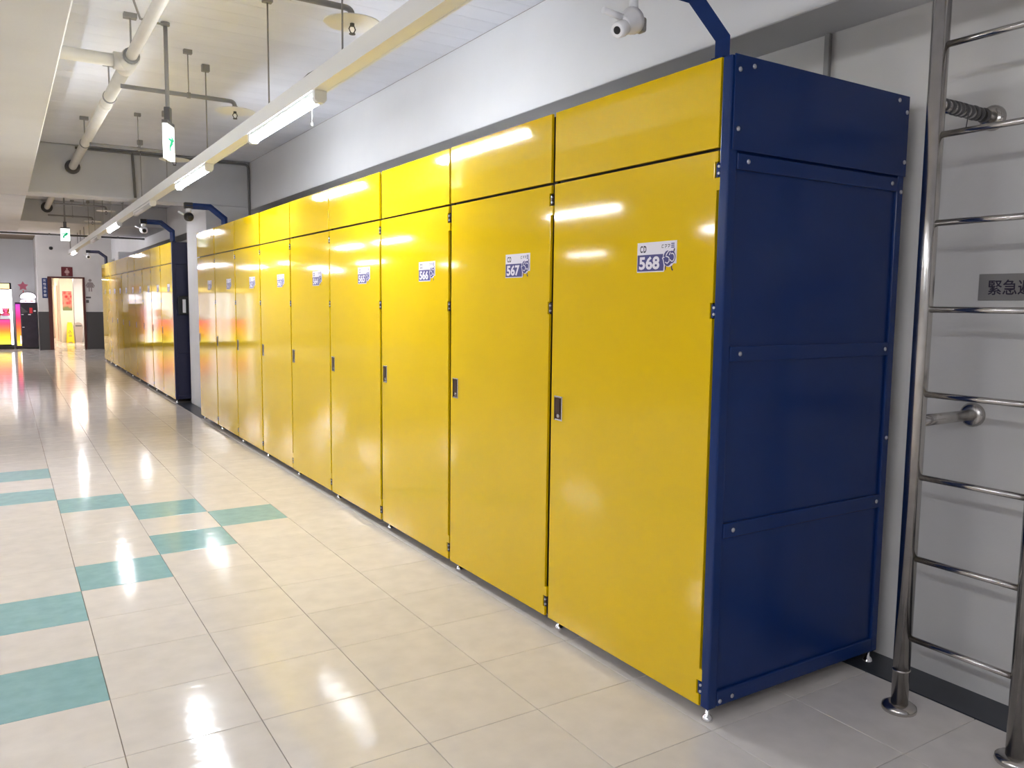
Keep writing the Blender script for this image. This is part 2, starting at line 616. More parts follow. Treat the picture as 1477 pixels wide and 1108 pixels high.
def handle_mesh():
    mb = MB([M['chrome'], M['bronze'], M['black']])
    ya, yb, za, zb = 0.905, 0.968, 1.016, 1.130
    t = 0.007
    mb.box(-0.005, 0.0, ya, ya + t, za, zb, 0, 0.001)
    mb.box(-0.005, 0.0, yb - t, yb, za, zb, 1, 0.001)
    mb.box(-0.005, 0.0, ya + t, yb - t, za, za + t, 0, 0.001)
    mb.box(-0.009, 0.0, ya + t, yb - t, zb - t, zb, 0, 0.001)
    mb.box(-0.0012, 0.0, ya + t, yb - t, za + t, zb - t, 1)
    mb.box(-0.004, -0.0012, ya + 0.02, yb - t, za + 0.035, zb - 0.012, 1, 0.001)
    mb.cyl((-0.005, (ya + yb) / 2, za + 0.022), (-0.001, (ya + yb) / 2, za + 0.022), 0.009, n=14, mi=0)
    return mb


def hinge_mesh(m):
    """one hinge: knuckle, leaf and two screws, from z = 0"""
    mb = MB([m, M['bolt']])
    mb.cyl((0.006, -0.004, 0), (0.006, -0.004, 0.048), 0.008, n=10, mi=0)
    mb.box(0.004, 0.03, -0.014, 0.010, 0, 0.048, 0)
    for zz in (0.012, 0.036):
        mb.cyl((0.006, -0.008, zz), (-0.004, -0.008, zz), 0.005, n=8, mi=1)
    return mb


def foot_mesh():
    mb = MB(M['chrome'])
    mb.lathe((0, 0, 0), [(0.022, 0.0), (0.022, 0.006), (0.016, 0.018), (0.008, 0.026), (0.007, 0.055)], 14)
    return mb


body_m = MB([M['blue'], M['dark']])
body_m.box(0.028, 0.97, 0.004, 0.996, 0.052, 2.405, 1, 0.002)
body_m.box(0.022, 0.06, 0.0045, 0.040, 0.053, 2.404, 1)
SH = {'door': door_mesh(0.027), 'door0': door_mesh(0.003), 'handle': handle_mesh(), 'hinge': hinge_mesh(M['hinge']), 'hinge0': hinge_mesh(M['blue']),
      'foot': foot_mesh(), 'body': body_m,
      'hatch': MB(M['yellow']).prism([(0.997, ZS + 0.006), (0.997, 2.413), (0.027, 2.413), (0.027, ZS + 0.006)], 'x', 0.0, 0.013, 0, 0.0018),
      'hatch0': MB(M['yellow']).prism([(0.997, ZS + 0.006), (0.997, 2.413), (0.003, 2.413), (0.003, ZS + 0.006)], 'x', 0.0, 0.013, 0, 0.0018)}
SHM = {}


def part(key, name, parent):
    if key not in SHM:
        o = SH[key].build(name, parent)
        SHM[key] = o
        return o
    return child(SHM[key], parent, name)


ORD = ['first', 'second', 'third', 'fourth', 'fifth', 'sixth', 'seventh', 'eighth', 'ninth', 'tenth']
tilt_d = [0.0, 0.25, -0.35, 0.1, 0.45, -0.3, 0.15, -0.2, 0.3, 0.2, -0.3, 0.1, -0.1, 0.3, 0.0, -0.2, 0.1, 0.2, 0.0]
tilt_h = [0.0, 0.45, -0.5, 0.35, 0.4, -0.55, 0.2, -0.3, 0.3, -0.4, 0.2, 0.3, -0.2, 0.1, 0.3, -0.1, 0.2, 0.1, 0.0]


def locker(y, num, idx, label, group, first_in_row):
    t = empty('locker', (0, y, 0), label, 'locker', group)
    z = '0' if first_in_row else ''
    part('body', 'body', t)
    d = part('door' + z, 'door', t)
    d.rotation_euler = (0, math.radians(tilt_d[idx] * 0.25), math.radians(tilt_d[idx]) * 0.6)
    part('handle', 'handle', d)
    for zz in (2.004, 1.509, 0.100):
        hg = part('hinge' + z, 'hinge', d)
        hg.location = (0, 0.003 if first_in_row else 0.027, zz)
    lb = label_mesh(num).build('number_label', d)
    lb.location = (-0.0002, 0.416, 1.680)
    h = part('hatch' + z, 'upper_panel', t)
    h.rotation_euler = (0, 0, math.radians(tilt_h[idx]) * 0.6)
    for xx in (0.045, 0.93):
        f = part('foot', 'levelling_foot', t)
        f.location = (xx, 0.965, 0.0)
    return t


row1 = []
for k in range(9):
    num = 568 - k
    lab = ('yellow locker numbered 568 carrying the blue side panel, nearest the ladder' if k == 0 else
           'yellow locker numbered %d, %s from the blue side panel in the near row' % (num, ORD[k]))
    if k == 8:
        lab = 'yellow locker at the far end of the near row, beside the white pillar'
    row1.append(locker(k * 1.0, num, k, lab, 'yellow lockers of the near row', k == 0))
Y2 = 10.90
row2 = []
for k in range(10):
    lab = ('yellow locker carrying the navy side panel, first of the far row behind the pillar' if k == 0 else
           'yellow locker of the far row, %s from its navy side panel' % ORD[k])
    if k == 9:
        lab = 'yellow locker at the far end of the far row, towards the washroom wall'
    row2.append(locker(Y2 + k * 1.0, 559 - k, 9 + k, lab, 'yellow lockers of the far row', k == 0))


def end_panel(t, m, full=True):
    """painted side of the last locker: sheet, posts, rails, bolts"""
    MB(m).box(0.0, 0.045, -0.046, -0.004, 0.052, 2.413, 0, 0.006, 3).build('corner_post', t)
    MB(m).box(0.995, 1.035, -0.046, -0.004, 0.052, 2.413, 0, 0.004, 2).build('rear_post', t)
    MB(m).box(0.045, 0.995, -0.034, -0.006, 0.06, 2.40, 0).build('side_sheet', t)
    MB(m).box(0.012, 1.037, -0.052, -0.046, ZS - 0.008, 2.416, 0, 0.0015).build('top_side_panel', t)
    for z0, z1 in ((2.030, 2.086), (1.352, 1.408), (0.700, 0.756), (0.056, 0.115)):
        MB(m).box(0.046, 0.994, -0.047, -0.030, z0, z1, 0, 0.003).build('side_rail', t)
    if full:
        bl = [(0.035, 2.365), (0.105, 2.385), (0.035, 2.165), (0.965, 2.392), (1.02, 2.350), (1.02, 2.150), (0.10, 2.06, 1), (0.955, 2.06, 1),
              (1.018, 2.03, 1), (0.095, 1.38, 1), (0.97, 1.38, 1), (0.095, 0.728, 1), (0.97, 0.728, 1), (0.06, 0.075, 1), (0.125, 0.080, 1), (1.015, 1.0, 1)]
        mb = MB(M['bolt'])
        mb.lathe((0, 0, 0), [(0.0085, 0), (0.0085, 0.003), (0.004, 0.005)], 10, axis=(0, -1, 0))
        pb = None
        for b in bl:
            o = mb.build('bolt', t) if pb is None else child(pb, t, 'bolt')
            pb = pb or o
            o.location = (b[0], -0.046 if len(b) > 2 else -0.052, b[1])
    f = part('foot', 'levelling_foot', t)
    f.location = (0.022, -0.022, 0)
    f = part('foot', 'levelling_foot', t)
    f.location = (1.005, -0.025, 0)


end_panel(row1[0], M['blue'])
end_panel(row2[0], M['navy'], False)

# black reader box on the navy side panel
cb = empty('reader_box', (0.165, Y2 - 0.052, 1.475), 'black reader box fixed on the navy side panel by the pillar', 'box')
MB(M['black']).box(-0.10, 0.10, -0.07, 0.0, -0.14, 0.14, 0, 0.008, 2).build('housing', cb)
MB(M['white']).box(-0.045, 0.0, -0.074, -0.07, -0.11, 0.09, 0, 0.001).build('card_slot', cb)


# ------------------------------------------------------------------ camera arms on top of the lockers
def camera_arm(x, y, z0, dz, reach, label, style):
    t = empty('camera_arm', (x, y, z0), label, 'camera', 'camera arms on the lockers')
    m = M['blue'] if style != 'far' else M['navy']
    MB([m, M['bolt']]).box(-0.026, 0.045, -0.026, 0.026, 0, 0.006, 0).cyl((0.034, 0.0, 0.006), (0.034, 0, 0.012), 0.006, n=8, mi=1).build('base_plate', t)
    MB(m).tube([(0, 0, 0.006), (0, 0, dz), (-0.155, 0, dz + 0.12), (-reach, 0, dz + 0.12)], 0.025, square=True).build('arm', t)
    hx, hz = -reach + 0.03, dz + 0.10
    MB(M['black']).box(hx - 0.045, hx + 0.045, -0.032, 0.032, hz - 0.012, hz + 0.055, 0, 0.004).build('junction_box', t)
    if style == 'near':
        MB(M['white']).cyl((hx, 0, hz - 0.01), (hx, 0, hz - 0.045), 0.026, n=16).cyl((hx, 0, hz - 0.045), (hx, 0, hz - 0.112), 0.015, n=14)\
            .sphere((hx, 0, hz - 0.118), 0.021).build('ball_joint', t)
        a = Vector((-0.84, -0.30, -0.42)).normalized()
        q = 0.8
        up = Vector((0, 0, 1)) - a * a.z
        up.normalize()
        c0 = Vector((hx - 0.005, -0.005, hz - 0.120))
        cb_ = MB(M['white']).lathe(c0, [(r_ * q, h_ * q) for r_, h_ in ((0.020, 0), (0.054, 0.006), (0.050, 0.03), (0.032, 0.085), (0.030, 0.09))], 20, axis=a).build('camera_body', t)
        MB(M['white']).lathe(c0 + a * 0.068 - up * 0.010, [(0.024, 0), (0.026, 0.01), (0.025, 0.042), (0.020, 0.046)], 18, axis=a).build('lens_barrel', cb_)
        MB(M['black']).lathe(c0 + a * 0.113 - up * 0.010, [(0.013, 0), (0.011, 0.003)], 14, axis=a).build('lens', cb_)
        p = c0 + a * 0.060 + up * 0.018
        MB(M['white']).cyl(p, p + Vector((-0.082, 0.0, 0.008)), 0.0105, 0.0095, n=12).build('antenna', cb_)
        MB(M['grey']).box(hx + 0.005, hx + 0.045, -0.018, 0.018, hz - 0.152, hz - 0.104, 0, 0.008, 2).build('swivel_bracket', t)
    else:
        MB(M['white']).cyl((hx, 0, hz - 0.01), (hx, 0, hz - 0.05), 0.03, n=14).build('ball_joint', t)
        dark = style == 'dark'
        c = MB(M['black'] if dark else M['white']).sphere((hx, -0.01, hz - 0.105), 0.055, 14, sc=(1, 1.15, 0.95)).build('camera_body', t)
        MB(M['black']).lathe((hx, -0.06, hz - 0.115), [(0.03, 0), (0.026, 0.014), (0.02, 0.016)], 12, axis=(0, -1, -0.3)).build('lens', c)
        MB(M['white']).cyl((hx - 0.05, 0, hz - 0.08), (hx - 0.11, 0.01, hz - 0.05), 0.010, n=8).build('antenna', c)
    return t


camera_arm(0.030, 0.030, 2.414, 0.075, 0.44, 'white camera hanging from blue square arm at the near corner of locker 568', 'near')
camera_arm(0.06, 7.72, 2.406, 0.09, 0.42, 'black ball camera on a dark arm above the near row, before the pillar', 'dark')
camera_arm(0.022, Y2 - 0.025, 2.417, 0.15, 0.42, 'white camera on a navy arm at the near corner of the far row', 'mid')
camera_arm(0.06, Y2 + 9.5, 2.406, 0.19, 0.42, 'white camera on a blue arm at the far end of the far row', 'far')

# ------------------------------------------------------------------ ladder on the right
ld = empty('wall_ladder', (0.725, -0.35, 0), 'stainless steel emergency ladder standing against the right wall', 'ladder')
RY = (0.0, -0.425)
for ry in RY:
    MB(M['steel']).cyl((0, ry, 0), (0, ry, 3.30), 0.031, n=24).build('rail', ld)
    MB(M['steel']).lathe((0, ry, 0), [(0.062, 0.0), (0.064, 0.006), (0.062, 0.018), (0.050, 0.026), (0.033, 0.029)], 24).build('floor_flange', ld)
MB(M['steel']).cyl((0, 0, 0.158), (0, 0, 0.166), 0.0325, n=24).build('weld_ring', ld)
rp = None
for k in range(10):
    z = 0.297 + 0.3125 * k
    if rp is None:
        rp = MB(M['steel']).cyl((0, -0.030, 0), (0, -0.395, 0), 0.0115, n=14).build('rung', ld)
        o = rp
    else:
        o = child(rp, ld)
    o.location = (0, 0, z)
for ry in RY:
    for z in (1.130, 2.285):
        br = MB(M['steel']).cyl((0.02, ry, z), (XW - 0.725, ry, z), 0.022, n=16).build('wall_bracket', ld)
        MB(M['steel']).lathe((XW - 0.725, ry, z), [(0.048, 0), (0.048, 0.012), (0.040, 0.022), (0.026, 0.026)], 22, axis=(-1, 0, 0)).build('wall_flange', br)
        if z > 2 and ry == 0.0:
            mb = MB(M['dgrey'])
            for k in range(9):
                xx = 0.035 + 0.034 * k + random.uniform(-.006, .006)
                mb.lathe((xx, ry, z), [(0.0235, 0), (0.0255 + random.uniform(0, .003), 0.008), (0.0238, 0.022)], 14, axis=(1, 0, 0.15))
            mb.tube([(0.16, ry - 0.02, z + 0.01), (0.165, ry - 0.027, z - 0.02), (0.16, ry - 0.024, z - 0.07)], 0.002, 6)
            mb.build('tape_wrap', br)

# engraved plate on the wall behind the ladder
pl = MB([M['plate'], M['dink']])
pl.box(XW - 0.004, XW, -0.72, -0.338, 1.585, 1.688, 0, 0.001)
t, wd = text_polys('緊急避難梯', 0.062, 0.012, 1.0, 2)
t, wd = text_polys('緊急避難梯', 0.062, 0.012, 0.275 / wd, 2)
pl.flat(shift(t, 0, 0), lambda u, v: (XW - 0.0045, -0.375 - u, 1.612 + v), 1)
tag(pl.build('wall_plate'), 'grey plate with black Chinese lettering fixed on the wall behind the ladder', 'sign')

# conduit on the wall above the lockers
cw = MB(M['grey']).box(XW - 0.02, XW, 0.395, 0.425, 2.2, 2.80, 0, 0.003).build('cable_duct')
tag(cw, 'narrow grey cable duct on the wall above the blue side panel', 'conduit')

# ------------------------------------------------------------------ lights
XR = -0.69
rw = empty('cable_raceway', (XR, 0, 0), 'long white channel hung along the ceiling that carries the tube lights', 'raceway')
mb = MB(M['race'])
ya, yb = -4.0, 20.7
prof = [(-0.042, 2.655), (-0.030, 2.655), (-0.030, 2.662), (-0.036, 2.662), (-0.036, 2.742), (0.036, 2.742), (0.036, 2.662), (0.030, 2.662), (0.030, 2.655),
        (0.042, 2.655), (0.042, 2.748), (-0.042, 2.748)]
mb.prism(prof, 'y', ya, yb, 0)
mb.box(-0.034, 0.034, ya, yb, 2.657, 2.661)
mb.build('channel', rw)
hr = None
for yy in (-1.2, 0.4, 1.84, 3.13, 4.93, 6.84, 8.6, 10.4, 11.8, 13.0, 14.4, 15.6):
    if hr is None:
        hr = MB(M['grey']).cyl((0, 0, 2.748), (0, 0, ZC - 0.03), 0.005, n=8).box(-0.02, 0.02, -0.02, 0.02, 2.742, 2.756).build('hanger_rod', rw)
        hb = MB(M['grey']).box(-0.030, 0.030, -0.022, 0.022, ZC - 0.055, ZC, 0, 0.003).build('ceiling_bracket', hr)
        o = hr
    else:
        o = child(hr, rw)
        child(hb, o)
    o.location = (0, yy, 0)
hr2 = None
for yy in (16.7, 17.6, 18.4):
    o = MB(M['dgrey']).cyl((0, 0, 2.748), (0, 0, 3.02), 0.005, n=8).build('hanger_rod', rw)
    o.location = (0, yy, 0)
MB(M['black']).tube([(0.0, 1.9, 2.755), (-0.02, 2.3, 2.765), (0.0, 2.75, 2.755)], 0.006, 6).build('power_cable', rw)
MB(M['grey']).cyl((0, 20.66, 2.748), (0, 20.66, 3.43), 0.012, n=8).build('hanger_rod', rw)


def tube_light(x, y, lit, label, group, m_on, cord=False, length=1.28):
    t = empty('tube_light', (x, y, 2.655), label, 'light', group)
    h = length / 2
    MB(M['race']).box(-0.030, 0.030, -h, h, -0.022, 0.0, 0, 0.004).build('housing', t)
    for s in (-1, 1):
        MB(M['race']).prism([(-0.032, 0.0), (-0.032, -0.045), (-0.018, -0.062), (0.018, -0.062), (0.032, -0.045), (0.032, 0.0)], 'y',
                            s * h, s * (h + 0.045), 0).build('end_holder', t)
    mb = MB(m_on if lit else M['tube_off'])
    mb.loft([[Vector((0.030 * math.cos(a), yy, -0.032 + 0.026 * math.sin(a))) for a in [2 * PI * i / 14 for i in range(14)]] for yy in (-h + 0.002, h - 0.002)])
    mb.build('tube', t)
    if cord:
        MB(M['white']).cyl((0.02, -h + 0.16, -0.05), (0.02, -h + 0.16, -0.125), 0.0018, n=6).lathe((0.02, -h + 0.16, -0.145), [(0.004, 0), (0.006, 0.006),
                                                                                                          (0.003, 0.02)], 8).build('pull_cord', t)
    return t


GA = 'tube lights under the white ceiling channel'
tube_light(XR, 2.85, True, 'lit tube light under the white channel, nearest in view', GA, M['tube'], True)
tube_light(XR, 5.56, True, 'lit tube light under the white channel, second in view', GA, M['tube'])
tube_light(XR, 8.45, False, 'unlit tube light under the white channel before the cross beam', GA, M['tube'])
tube_light(XR, 11.5, True, 'lit tube light under the white channel, first past the cross beam', GA, M['tube_far'])
tube_light(XR, 14.4, False, 'unlit tube light under the white channel past the cross beam', GA, M['tube'])
tube_light(XR, 19.35, True, 'lit tube light at the far end of the white channel', GA, M['tube_far'])
GB = 'tube lights in the hall outside the frame'
nB = 0
LB = ['%s in the %s row from the lockers' % (a, b) for b, n in (('first', 6), ('second', 4), ('third', 4), ('short', 2), ('last', 1), ('added nearest', 2)) for a in ORD[:n]]
for xx, ys in ((-3.6, (-5.4, -2.7, -0.6, 5.5, 11.0, 12.9)), (-6.2, (-2.7, 5.5, 18.3, 22.0)), (-8.4, (-2.7, 2.75, 11.7, 18.0)), (-4.6, (20.5, 24.0)), (-7.5, (24.5,)), (-3.3, (23.2, 25.6))):  # last pair is unseen, added to brighten the far left wall
    for yy in ys:
        t = tube_light(xx, yy, True, 'lit hall tube light, ' + LB[nB] + ', left of the frame', GB, M['tube_b'] if yy < 9 or yy > 23 else M['tube_far_b'])
        nB += 1
        for s in (-0.5, 0.5):
            MB(M['dgrey']).cyl((0, s, 0), (0, s, (2.83 if 9.4 < yy + s < 9.8 else 3.02 if 16 < yy + s < 19 else ZC) - 2.655), 0.005, n=6).build('hanger_rod', t)

# washroom ceiling light
wl = empty('ceiling_light', (0.0, 29.2, 2.4), 'flat lit ceiling light inside the washroom passage', 'light')
MB(M['race']).box(-0.32, 0.32, -0.32, 0.32, -0.05, 0, 0, 0.006).build('frame', wl)
MB(emit('washroom_light', (1.0, 0.86, 0.72, 1), 18.0)).box(-0.29, 0.29, -0.29, 0.29, -0.056, -0.05).build('diffuser', wl)
wl2 = empty('ceiling_light', (-1.2, 33.8, 2.4), 'lit ceiling light deep in the passage behind the doorway', 'light')
MB(M['race']).box(-0.32, 0.32, -0.32, 0.32, -0.05, 0, 0, 0.006).build('frame', wl2)
MB(emit('passage_light', (1.0, 0.84, 0.68, 1), 18.0)).box(-0.29, 0.29, -0.29, 0.29, -0.056, -0.05).build('diffuser', wl2)


# ------------------------------------------------------------------ sprinkler pipes
def sprinkler(parent_pipe, x, y, z):
    """drop, disc and head; children of the branch pipe"""
    MB([M['disc'], M['dgrey']]).lathe((x, y, z - 0.075), [(0.150, 0.0), (0.152, 0.004), (0.120, 0.012), (0.05, 0.016), (0.02, 0.018)], 28, 0).build('heat_disc', parent_pipe)
    mb = MB(M['dgrey'])
    mb.cyl((x, y, z - 0.075), (x, y, z - 0.09), 0.012, n=10)
    for s in (-1, 1):
        mb.tube([(x + s * 0.010, y, z - 0.088), (x + s * 0.018, y, z - 0.105), (x + s * 0.010, y, z - 0.122), (x, y, z - 0.128)], 0.003, 6)
    mb.cyl((x, y, z - 0.128), (x, y, z - 0.132), 0.017, n=12)
    mb.build('sprinkler_head', parent_pipe)


def bend(p_from, corner, p_to, r, n=6):
    a, c, b = Vector(p_from), Vector(corner), Vector(p_to)
    u, v = (a - c).normalized(), (b - c).normalized()
    out = []
    for i in range(n + 1):
        t = i / n
        p0, p1, p2 = c + u * r, c, c + v * r
        out.append(p0 * (1 - t) ** 2 + p1 * 2 * t * (1 - t) + p2 * t * t)
    return out


def branch(t, xp, zp, y, x1, zb, r=0.016):
    pts = [(xp, y, zb)] + bend((xp, y, zb), (x1, y, zb), (x1, y, zb - 0.1), 0.04) + [(x1, y, zb - 0.06)]
    b = MB(M['grey']).tube(pts, r, 10).cyl((x1, y, zb - 0.035), (x1, y, zb - 0.062), r * 1.35, n=12).build('branch_pipe', t)
    sprinkler(b, x1, y, zb)
    MB(M['grey']).cyl((x1 - 0.34, y, zb), (x1 - 0.34, y, ZC), 0.004, n=6).box(x1 - 0.37, x1 - 0.31, y - 0.02, y + 0.02, ZC - 0.03, ZC)\
        .lathe((x1 - 0.352, y, zb), [(r + 0.006, 0), (r + 0.006, 0.024)], 10, axis=(1, 0, 0)).build('pipe_hanger', b)


XP, ZP = -1.355, 3.17
sp = empty('sprinkler_pipe', (0, 0, 0), 'white sprinkler main pipe with branches hanging before the cross beam', 'pipe', 'sprinkler pipes')
MB(M['pipe']).cyl((XP, -3, ZP), (XP, 4.1, ZP), 0.036, n=18).cyl((XP, 4.1, ZP), (XP, 9.4, ZP), 0.045, n=18).build('main_pipe', sp)
MB(M['pipe']).cyl((XP, 4.02, ZP), (XP, 4.34, ZP), 0.058, n=18).cyl((XP, 4.18, ZP), (XP - 0.09, 4.18, ZP), 0.058, n=18).build('pipe_tee', sp)
MB(M['pipe']).cyl((XP, 5.55, ZP), (XP, 5.68, ZP), 0.050, n=18).build('pipe_coupling', sp)
MB(M['pipe']).cyl((XP - 0.05, 4.18, ZP), (-2.3, 4.18, ZP), 0.042, n=18).build('side_pipe', sp)
MB(M['dgrey']).lathe((XP, 9.4, ZP), [(0.085, 0), (0.085, 0.025), (0.070, 0.06), (0.05, 0.07)], 18, axis=(0, -1, 0)).build('wall_collar', sp)
hm = None
for yy in (0.5, 4.0, 5.3, 7.6):
    if hm is None:
        hm = MB(M['grey']).cyl((XP, 0, ZP + 0.05), (XP, 0, ZC), 0.006, n=8).box(XP - 0.04, XP + 0.04, -0.03, 0.03, ZC - 0.03, ZC)\
            .lathe((XP, -0.015, ZP), [(0.052, 0), (0.052, 0.03)], 16, axis=(0, 1, 0)).build('pipe_hanger', sp)
        o = hm
    else:
        o = child(hm, sp)
    o.location = (0, yy, 0)
branch(sp, XP, ZP, 2.2, -0.500, 3.115)
branch(sp, XP, ZP, 4.6, -0.545, 3.105)
branch(sp, XP, ZP, 7.1, -0.570, 3.085)

sp2 = empty('sprinkler_pipe', (0, 0, 0), 'smaller looking white sprinkler pipe beyond the cross beam', 'pipe', 'sprinkler pipes')
ZP2 = 3.30
MB(M['pipe']).cyl((-1.36, 9.8, ZP2), (-1.36, 16.0, ZP2), 0.05, n=14).build('main_pipe', sp2)
MB(M['pipe']).cyl((-1.36, 12.5, ZP2), (-2.3, 12.5, ZP2), 0.045, n=14).build('side_pipe', sp2)
MB(M['dgrey']).lathe((-1.36, 16.0, ZP2), [(0.10, 0), (0.10, 0.03), (0.06, 0.07)], 16, axis=(0, -1, 0)).build('wall_collar', sp2)
branch(sp2, -1.36, ZP2, 11.9, -0.52, 3.16)
branch(sp2, -1.36, ZP2, 13.7, -0.57, 3.15)
branch(sp2, -1.36, ZP2, 15.7, -0.61, 3.13)

# conduits
cnd = MB(M['duct'])
yc = 9.382
cnd.tube([(-1.32, yc, 3.405), (0.66, yc, 3.405)] + bend((0.6, yc, 3.405), (0.77, yc, 3.405), (0.77, yc, 3.0), 0.06) + [(0.772, yc, 2.80), (0.772, yc - 0.05, 2.50), (0.772, 9.02, 2.45)], 0.016, 10)
cnd.tube([(-0.68, yc, 3.405), (-0.67, yc, 3.2), (-0.66, yc, 2.85)], 0.016, 10)
tag(cnd.build('conduit'), 'dark conduit running across the cross beam face and down behind the lockers', 'conduit')
cn2 = MB(M['dgrey'])
cn2.tube([(-6.0, 19.12, 3.0), (0.78, 19.12, 3.0)], 0.022, 8)
for xx in (-4, -2.6, -1.2, 0.2):
    cn2.box(xx - 0.015, xx + 0.015, 19.0, 19.14, 2.99, 3.06)
tag(cn2.build('conduit'), 'thin dark pipe crossing the hall high before the washroom wall', 'conduit')
# loose cable loop and conduit at the ceiling beside the first exit sign
cb3 = MB(M['grey']).tube([(-1.50, 3.55, ZC), (-1.38, 3.66, ZC - 0.01), (-1.33, 3.74, ZC - 0.1), (-1.25, 3.9, ZC - 0.06), (-1.13, 4.0, ZC - 0.03)], 0.008, 6)
tag(cb3.build('cable'), 'loose grey cable looping along the ceiling to the near exit sign', 'cable')


# ------------------------------------------------------------------ exit signs
def exit_sign(x, y, ztop, wdt, h, ang, pole_top, label):
    t = empty('exit_sign', (x, y, ztop), label, 'sign')
    t.rotation_euler = (0, 0, ang)
    MB(M['grey']).cyl((0, 0, 0.07), (0, 0, pole_top - ztop), 0.014, n=10).lathe((0, 0, pole_top - ztop - 0.02), [(0.03, 0), (0.03, 0.02)], 12).build('hanging_pole', t)
    MB(M['dgrey']).box(-0.025, 0.025, -0.02, 0.02, 0.02, 0.12, 0, 0.003).box(-wdt / 2, wdt / 2, -0.02, 0.02, 0.0, 0.022, 0, 0.002).build('mount', t)
    pn = MB([M['exit'], M['dgrey']]).box(-wdt / 2, wdt / 2, -0.017, 0.017, -h, 0.0, 0, 0.003).build('lit_panel', t)
    for s in (-1, 1):
        a = MB(M['green'])
        tf = lambda u, v, s=s: (-s * u * -1 if s < 0 else -u, s * 0.0178, v)
        q = wdt * 1.35
        # arrow head and bent tail
        a.flat(poly([(-0.34 * q, -0.40 * h), (0.02 * q, -0.28 * h), (-0.02 * q, -0.40 * h), (0.30 * q, -0.40 * h), (0.30 * q, -0.47 * h), (0.0 * q, -0.48 * h), (0.02 * q, -0.54 * h)]), tf, 0)
        a.flat(ribbon([(-0.14 * q, -0.46 * h), (0.04 * q, -0.55 * h), (0.16 * q, -0.66 * h), (0.10 * q, -0.76 * h)], 0.15 * q), tf, 0)
        a.build('green_arrow', pn)
    return t


exit_sign(-1.13, 4.05, 2.755, 0.165, 0.235, math.atan2(0.9, 0.42), ZC, 'lit white exit sign with green arrow hanging edge-on, nearest the camera')
exit_sign(-1.17, 14.3, 2.785, 0.145, 0.215, 0.0, ZC, 'lit white exit sign with green arrow hanging beyond the cross beam')

# ------------------------------------------------------------------ far wall signs
t = empty('door_sign', (-0.455, YE, 2.24), 'maroon square sign with a pale woman figure above the doorway', 'sign')
MB(M['maroon']).box(-0.153, 0.153, -0.02, 0, 0, 0.285, 0, 0.006).build('board', t)


def woman(mb, tf, s, mi):
    mb.flat(poly(arc(0, 0.86 * s, 0.11 * s, 0, 360, 14)[:-1]), tf, mi)
    mb.flat(poly([(-0.10 * s, 0.72 * s), (0.10 * s, 0.72 * s), (0.27 * s, 0.30 * s), (-0.27 * s, 0.30 * s)]), tf, mi)
    for k in (-1, 1):
        mb.flat(poly([(k * 0.04 * s, 0.30 * s), (k * 0.12 * s, 0.30 * s), (k * 0.12 * s, 0.0), (k * 0.04 * s, 0.0)]), tf, mi)
        mb.flat(ribbon([(k * 0.13 * s, 0.70 * s), (k * 0.30 * s, 0.40 * s)], 0.07 * s), tf, mi)


fg = MB(mat('pale_figure', srgb(196, 160, 156), 0.4))
woman(fg, lambda u, v: (u, -0.0206, 0.03 + v), 0.225, 0)
fg.build('woman_figure', t)
t = empty('wall_sign', (-1.062, YE, 1.573), 'tall narrow blue sign with pale Chinese letters left of the doorway', 'sign')
mb = MB([M['bluesign'], M['white']])
mb.box(-0.07, 0.07, -0.02, 0, 0, 0.60, 0, 0.004)
for k, ch in enumerate('女性洗手間'):
    tp, wd = text_polys(ch, 0.085, 0.01, 1.0, 2)
    mb.flat(shift(tp, -wd / 2, 0.50 - 0.112 * k), lambda u, v: (u, -0.0206, v), 1)
mb.build('board', t)
fg = MB([mat('grey_figure', srgb(150, 138, 136), 0.5)])
woman(fg, lambda u, v: (0.163 + u, YE - 0.006, 1.79 + v), 0.40, 0)
for f in list(fg.bm.faces):
    pass
r = bmesh.ops.extrude_face_region(fg.bm, geom=list(fg.bm.faces))
bmesh.ops.translate(fg.bm, verts=[v for v in r['geom'] if isinstance(v, bmesh.types.BMVert)], vec=(0, 0.006, 0))
tag(fg.build('wall_figure'), 'grey woman figure fixed on the wall right of the doorway', 'sign')
for (xa, xb, za, zb, lab) in ((0.03, 0.17, 1.58, 1.63, 'small dark plate on the wall under the grey woman figure, upper one'),
                              (0.03, 0.11, 1.44, 1.53, 'small dark plate on the wall under the grey woman figure, lower one')):
    tag(MB(M['dgrey']).box(xa, xb, YE - 0.012, YE, za, zb, 0, 0.002).build('wall_plate'), lab, 'sign')
dm = empty('dome_camera', (-0.86, YE, 3.10), 'small dark camera on the wall high above the doorway', 'camera')
MB(M['white']).box(-0.03, 0.03, -0.10, 0, -0.03, 0.03, 0, 0.004).build('bracket', dm)
MB(M['black']).sphere((0, -0.13, -0.03), 0.055, 12).build('camera_body', dm)

# washroom things
pm = bpy.data.materials.new('flower_print')
pm.use_nodes = True
nt = pm.node_tree
geo = nt.nodes.new('ShaderNodeNewGeometry')
vo = nt.nodes.new('ShaderNodeTexVoronoi')
vo.inputs['Scale'].default_value = 9.0
nt.links.new(geo.outputs['Position'], vo.inputs['Vector'])
cr = nt.nodes.new('ShaderNodeValToRGB')
cr.color_ramp.elements[0].position = 0.25
cr.color_ramp.elements[0].color = srgb(190, 20, 34)
cr.color_ramp.elements[1].position = 0.75
cr.color_ramp.elements[1].color = srgb(226, 140, 120)
nt.links.new(vo.outputs['Distance'], cr.inputs['Fac'])
sx = nt.nodes.new('ShaderNodeSeparateXYZ')
nt.links.new(geo.outputs['Position'], sx.inputs[0])
nz = nt.nodes.new('ShaderNodeTexNoise')
nz.inputs['Scale'].default_value = 7
nt.links.new(geo.outputs['Position'], nz.inputs['Vector'])
ad = nt.nodes.new('ShaderNodeMath')
